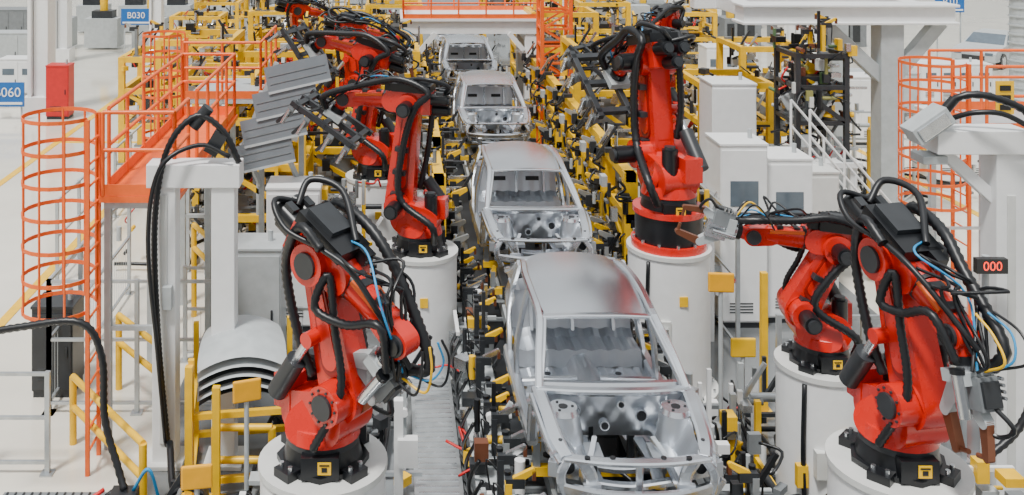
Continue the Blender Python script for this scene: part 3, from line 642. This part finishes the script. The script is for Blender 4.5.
m=MB()
for i in range(4):
    z=1.2+.12*i
    m.grid(lambda u,v,z=z: V(((u*2-1)*(.55-.08*v*v),-.55+1.1*v,z+.22-.16*(u*2-1)**2-.16*(v-.35)**2-.12*(1-v)**6)),14,12,'lgrey')
    if i<3: m.grid(lambda u,v,z=z: V(((u*2-1)*(.53-.08*v*v),-.53+1.08*v,z+.16-.16*(u*2-1)**2-.16*(v-.35)**2-.12*(1-v)**6)),14,4,'dark')
for x in (-.62,.62):
    for y in (-.55,.55): m.beam((x,y,0),(x,y,1.65),.07,.07,'yellow')
for z in (.15,.95):
    for y in (-.55,.55): m.beam((-.62,y,z),(.62,y,z),.07,.07,'yellow')
    for x in (-.62,.62): m.beam((x,-.55,z),(x,.55,z),.07,.07,'yellow')
m.obj('hood_panel_rack',(-1.95,12.9,0),8)
# tilted sheet-panel magazine (upper left)
m=MB()
for i in range(4):
    m.T=TR(.32-.20*i,-.05*i,.68-.45*i)@RY(-13)@RX(80)
    m.box((0,0,0),(1.1,.44,.03),'panel'); m.beam((-.55,-.225,.01),(.55,-.225,.01),.04,.03,'lgrey'); m.box((0,.05,.02),(1.0,.02,.01),'grey'); m.box((0,-.08,.02),(1.0,.02,.01),'grey')
m.T=Matrix.Identity(4)
for x in (-.35,.35):
    m.beam((x+.3,.12,.85),(x-.4,.02,-.9),.08,.08,'lgrey'); m.beam((x,.4,-3.6),(x,.4,.3),.09,.09,'lgrey'); m.beam((x-.3,.1,-.55),(x,.4,-1.4),.07,.07,'lgrey'); m.beam((x,.1,.2),(x,.4,.2),.07,.07,'lgrey')
m.beam((-.5,.4,-3.55),(.5,.4,-3.55),.1,.1,'lgrey')
m.obj('sheet_panel_rack',(-1.98,17.2,3.62),0)

station(44,w=1.0,d=1.1,h=2.2,pal=['black','dark','yellow','olive','green','steel','copper','black','cream'],fc='dark',n=130,th=.1).obj('tool_changer_stand',(8.75,21,1.95))
m=MB()
for x in (-.6,.6):
    for y in (-.6,.6): m.beam((x,y,0),(x,y,1.88),.14,.14,'white')
m.box((0,0,1.9),(1.5,1.5,.1),'white'); m.obj('tool_stand_base',(8.75,21,0))

m=MB()
for k in range(9): m.box((9.6-.22*k,19.2,.25+.25*k),(.26,.9,.04),'lgrey')
for y in (18.75,19.65):
    m.beam((9.75,y,.1),(7.75,y,2.4),.06,.2,'white')
    for t in (0,.33,.66,1): p=V((9.7,y,.15)).lerp(V((7.8,y,2.35)),t); m.cyl(p,p+V((0,0,1.0)),.025,'white',n=8)
    for hh in (.5,1.0): m.cyl((9.7,y,.15+hh),(7.8,y,2.35+hh),.025,'white',n=8)
m.obj('service_stairs')

def fence(m,a,b,h=2.0,mat='galv',mesh=True):
    a=V(a);b=V(b); n=max(1,round((b-a).length/1.3))
    for k in range(n+1): c=a.lerp(b,k/n); m.beam(c,c+V((0,0,h)),.06,.06,mat); m.box(c+V((0,0,.01)),(.16,.16,.02),mat)
    for z in (.15,h*.55,h-.03): m.beam(a+V((0,0,z)),b+V((0,0,z)),.04,.04,mat)
    if mesh:
        q=int((b-a).length/.12)
        for k in range(q): c=a.lerp(b,k/q); m.beam(c+V((0,0,.15)),c+V((0,0,h*.55)),.006,.006,mat)
m=MB(); fence(m,(-4.9,14.2,0),(-2.4,14.2,0),1.9,mesh=False); fence(m,(-4.9,14.2,0),(-4.9,18.5,0),1.9); fence(m,(-2.4,14.2,0),(-2.4,17,0),1.5,mesh=False); fence(m,(-6.4,12.7,0),(-4.4,12.7,0),1.3,mesh=False)
fence(m,(-3.3,15.8,0),(-1.2,15.8,0),1.5); m.obj('safety_fence')
m=MB(); fence(m,(5.0,13.0,0),(7.2,13.0,0),1.9,mesh=False); fence(m,(7.4,13,0),(8.8,17,0),2.0); fence(m,(5.5,16,0),(5.5,19,0),2.2,mesh=False); fence(m,(8.8,16.2,0),(13,16.2,0),2.0,'galv'); fence(m,(10,25,0),(13,25,0),2); m.obj('safety_fence')
m=MB(); fence(m,(-6.4,19,0),(-6.4,48,0),1.6,'lgrey',False); m.obj('safety_fence')
m=MB()
for (a,b) in (((-4.3,13.4,.9),(-2.95,11.75,.9)),((-4.1,14.9,1.1),(-3.2,13.8,1.1)),((-3.5,17.5,1.6),(-2.5,15.7,1.6)),((-2.2,12.3,.8),(-1.5,12.3,.8))):
    for dz in (0,-.4): m.cyl(V(a)+V((0,0,dz)),V(b)+V((0,0,dz)),.045,'yellow',n=10)
    for p in (a,b): m.cyl((p[0],p[1],0),p,.05,'yellow',n=10)
for (x,y,h) in ((-2.5,12.2,1.6),(-2.15,12.1,1.4),(5.25,14.2,2.0),(5.6,13.6,1.8),(-3.9,17,2.2),(5.0,16.6,2.6)):
    m.beam((x,y,0),(x,y,h),.09,.09,'yellow'); m.box((x,y,.02),(.22,.22,.04),'yellow')
m.obj('yellow_guard_rail')

def paddle(x,y,z,mat,rz=0):
    m=MB(); m.box((0,0,0),(.34,.05,.26),mat); m.cyl((0,.02,-.12),(0,.02,-z),.03,'lgrey',n=8); m.box((0,.03,0),(.2,.06,.12),'dark'); m.obj('reflector_post',(x,y,z),rz,bevel=.02)
paddle(-2.15,10.9,1.0,'amber',10); paddle(4.35,13.3,2.2,'amber',-5); paddle(-1.75,11.9,1.45,'amber',20); paddle(4.75,13.6,1.2,'yellow'); paddle(6.9,10.6,1.0,'amber')

m=MB(); m.box((.55,13.6,.06),(.6,3.6,.05),'galv')
for k in range(28): m.beam((.3,11.9+.125*k,.09),(.8,11.9+.125*k,.09),.02,.01,'steel')
m.box((-.1,12.4,.12),(.5,2.0,.16),'grey'); m.box((.05,11.0,.9),(.1,.1,1.8),'white'); m.box((.15,10.95,1.25),(.22,.12,.3),'white'); m.obj('walkway_plate')
m=MB(); m.box((-4.1,11.75,.04),(1.3,.9,.05),'grey')
for k in range(12): m.box((-4.7+.1*k,11.75,.07),(.02,.86,.02),'dark')
m.obj('drain_grating')
rg=random.Random(77)
for nm,b0,b1,n,ps in (('floor_cable_tray',(-1.6,11.8,.06),(.2,15,.7),44,4),('floor_cable_tray',(4.1,10.5,.06),(5.0,14,1.0),70,5),('valve_manifold',(-1.5,16.4,.2),(-.4,19,2.2),60,5),('valve_manifold',(4.7,16.2,.3),(5.5,19,2.3),70,6),
                  ('valve_manifold',(-3.4,10.5,.05),(-1.5,12.0,.6),20,2),('valve_manifold',(5.2,10.2,.05),(6.9,13,1.0),44,6),('valve_manifold',(-5.5,19,.2),(-2.2,24,2.2),90,6),('valve_manifold',(10,23,.2),(14,30,2.0),90,7)):
    m=MB(); junk(m,b0,b1,n,rg,['dark','black','steel','lgrey','white','yellow','grey','galv','dark'])
    for k in range(ps):
        x=rg.uniform(b0[0],b1[0]); y=rg.uniform(b0[1],b1[1]); m.beam((x,y,0),(x,y,b1[2]),.07,.07,rg.choice(['lgrey','lgrey','galv','white','yellow']))
    for k in range(5):
        P=[(rg.uniform(b0[0],b1[0]),rg.uniform(b0[1],b1[1]),rg.uniform(.04,.4)) for _ in range(4)]; m.tube(P,.035,'black',n=7)
    m.obj(nm)

m=MB()
m.tube([(-2.9,12.8,.3),(-3.0,12.7,1.8),(-3.05,12.75,3.2),(-2.9,12.8,4.1),(-2.55,12.9,4.5),(-2.2,12.9,4.3),(-2.0,12.9,3.9)],.045,'hose',corr=.03)
m.tube([(-2.9,12.7,.4),(-2.98,12.6,1.6),(-3.1,12.6,3.0),(-2.95,12.6,3.9),(-2.5,12.8,4.15),(-2.1,12.8,4.0)],.03,'hose')
m.tube([(-2.85,12.7,.4),(-2.6,12.0,.1),(-2.0,11.6,.05),(-1.3,11.4,.05),(-.6,11.6,.05)],.045,'hose')
m.box((-2.3,12.95,4.15),(.18,.18,.3),'dark',R=RY(30)); m.cyl((-2.6,12.95,4.35),(-2.4,12.95,4.6),.08,'dark')
m.obj('cable_harness')
m=MB()
m.tube([(-5.2,11.8,2.1),(-4.4,11.8,2.25),(-3.7,11.8,2.3),(-3.45,11.8,1.9),(-3.4,11.75,1.2),(-3.2,11.6,.7),(-3.1,11.5,.5)],.05,'hose',corr=.035)
m.box((-3.1,11.5,.35),(.3,.2,.3),'dark'); m.cyl((-3.1,11.5,0),(-3.1,11.5,.3),.05,'lgrey'); m.box((-3.3,11.4,.2),(.25,.2,.4),'lgrey')
m.tube([(-3.0,11.5,.5),(-2.8,11.4,.8),(-2.7,11.5,.4)],.02,'cyan',n=6); m.box((-3.1,11.38,.42),(.16,.04,.12),'cyan')
m.tube([(-3.1,11.5,.5),(-2.7,11.1,.2),(-2.2,11.2,.1),(-1.6,11.6,.05)],.035,'hose')
m.obj('cable_harness')
m=MB()
m.tube([(6.5,12,4.7),(6.75,11.9,4.95),(7.1,11.8,4.95),(7.5,11.7,4.7),(7.6,11.6,4.0),(7.5,11.5,2.5),(7.2,11.4,1.4),(6.6,11.3,.9)],.05,'hose',corr=.035)
m.tube([(6.5,12,4.6),(6.8,11.7,4.8),(7.2,11.6,4.75),(7.65,11.6,4.3),(7.7,11.5,3),(7.5,11.5,1.5),(7.2,11.4,.6)],.032,'hose')
m.tube([(4.6,9.9,1.9),(4.9,10.6,1.2),(4.3,10.8,.6),(3.9,11.2,.4)],.04,'hose')
m.obj('cable_harness')
m=MB(); m.box((0,0,0),(.5,.3,.22),'lgrey',R=RY(-35)); m.box((.0,-.16,.0),(.4,.02,.16),'steel',R=RY(-35)); m.cyl((.1,0,-.05),(.3,0,-.3),.05,'dark'); m.cyl((.2,0,.16),(.32,0,.3),.06,'black'); m.obj('camera_sensor_head',(6.35,11.9,4.62),bevel=.01)
m=MB(); m.box((0,0,0),(.36,.08,.17),'black'); m.cyl((0,.1,-3.05),(0,.1,.08),.04,'lgrey'); o=m.obj('digital_counter',(6.92,11.6,3.05))
c=bpy.data.curves.new('digits','FONT'); c.body='000'; c.size=.15; c.align_x='CENTER'; c.align_y='CENTER'; c.materials.append(MATS['led'])
t=bpy.data.objects.new('digits',c); bpy.context.scene.collection.objects.link(t); t.parent=o; t.location=(0,-.045,0); t.rotation_euler=(math.radians(90),0,0)
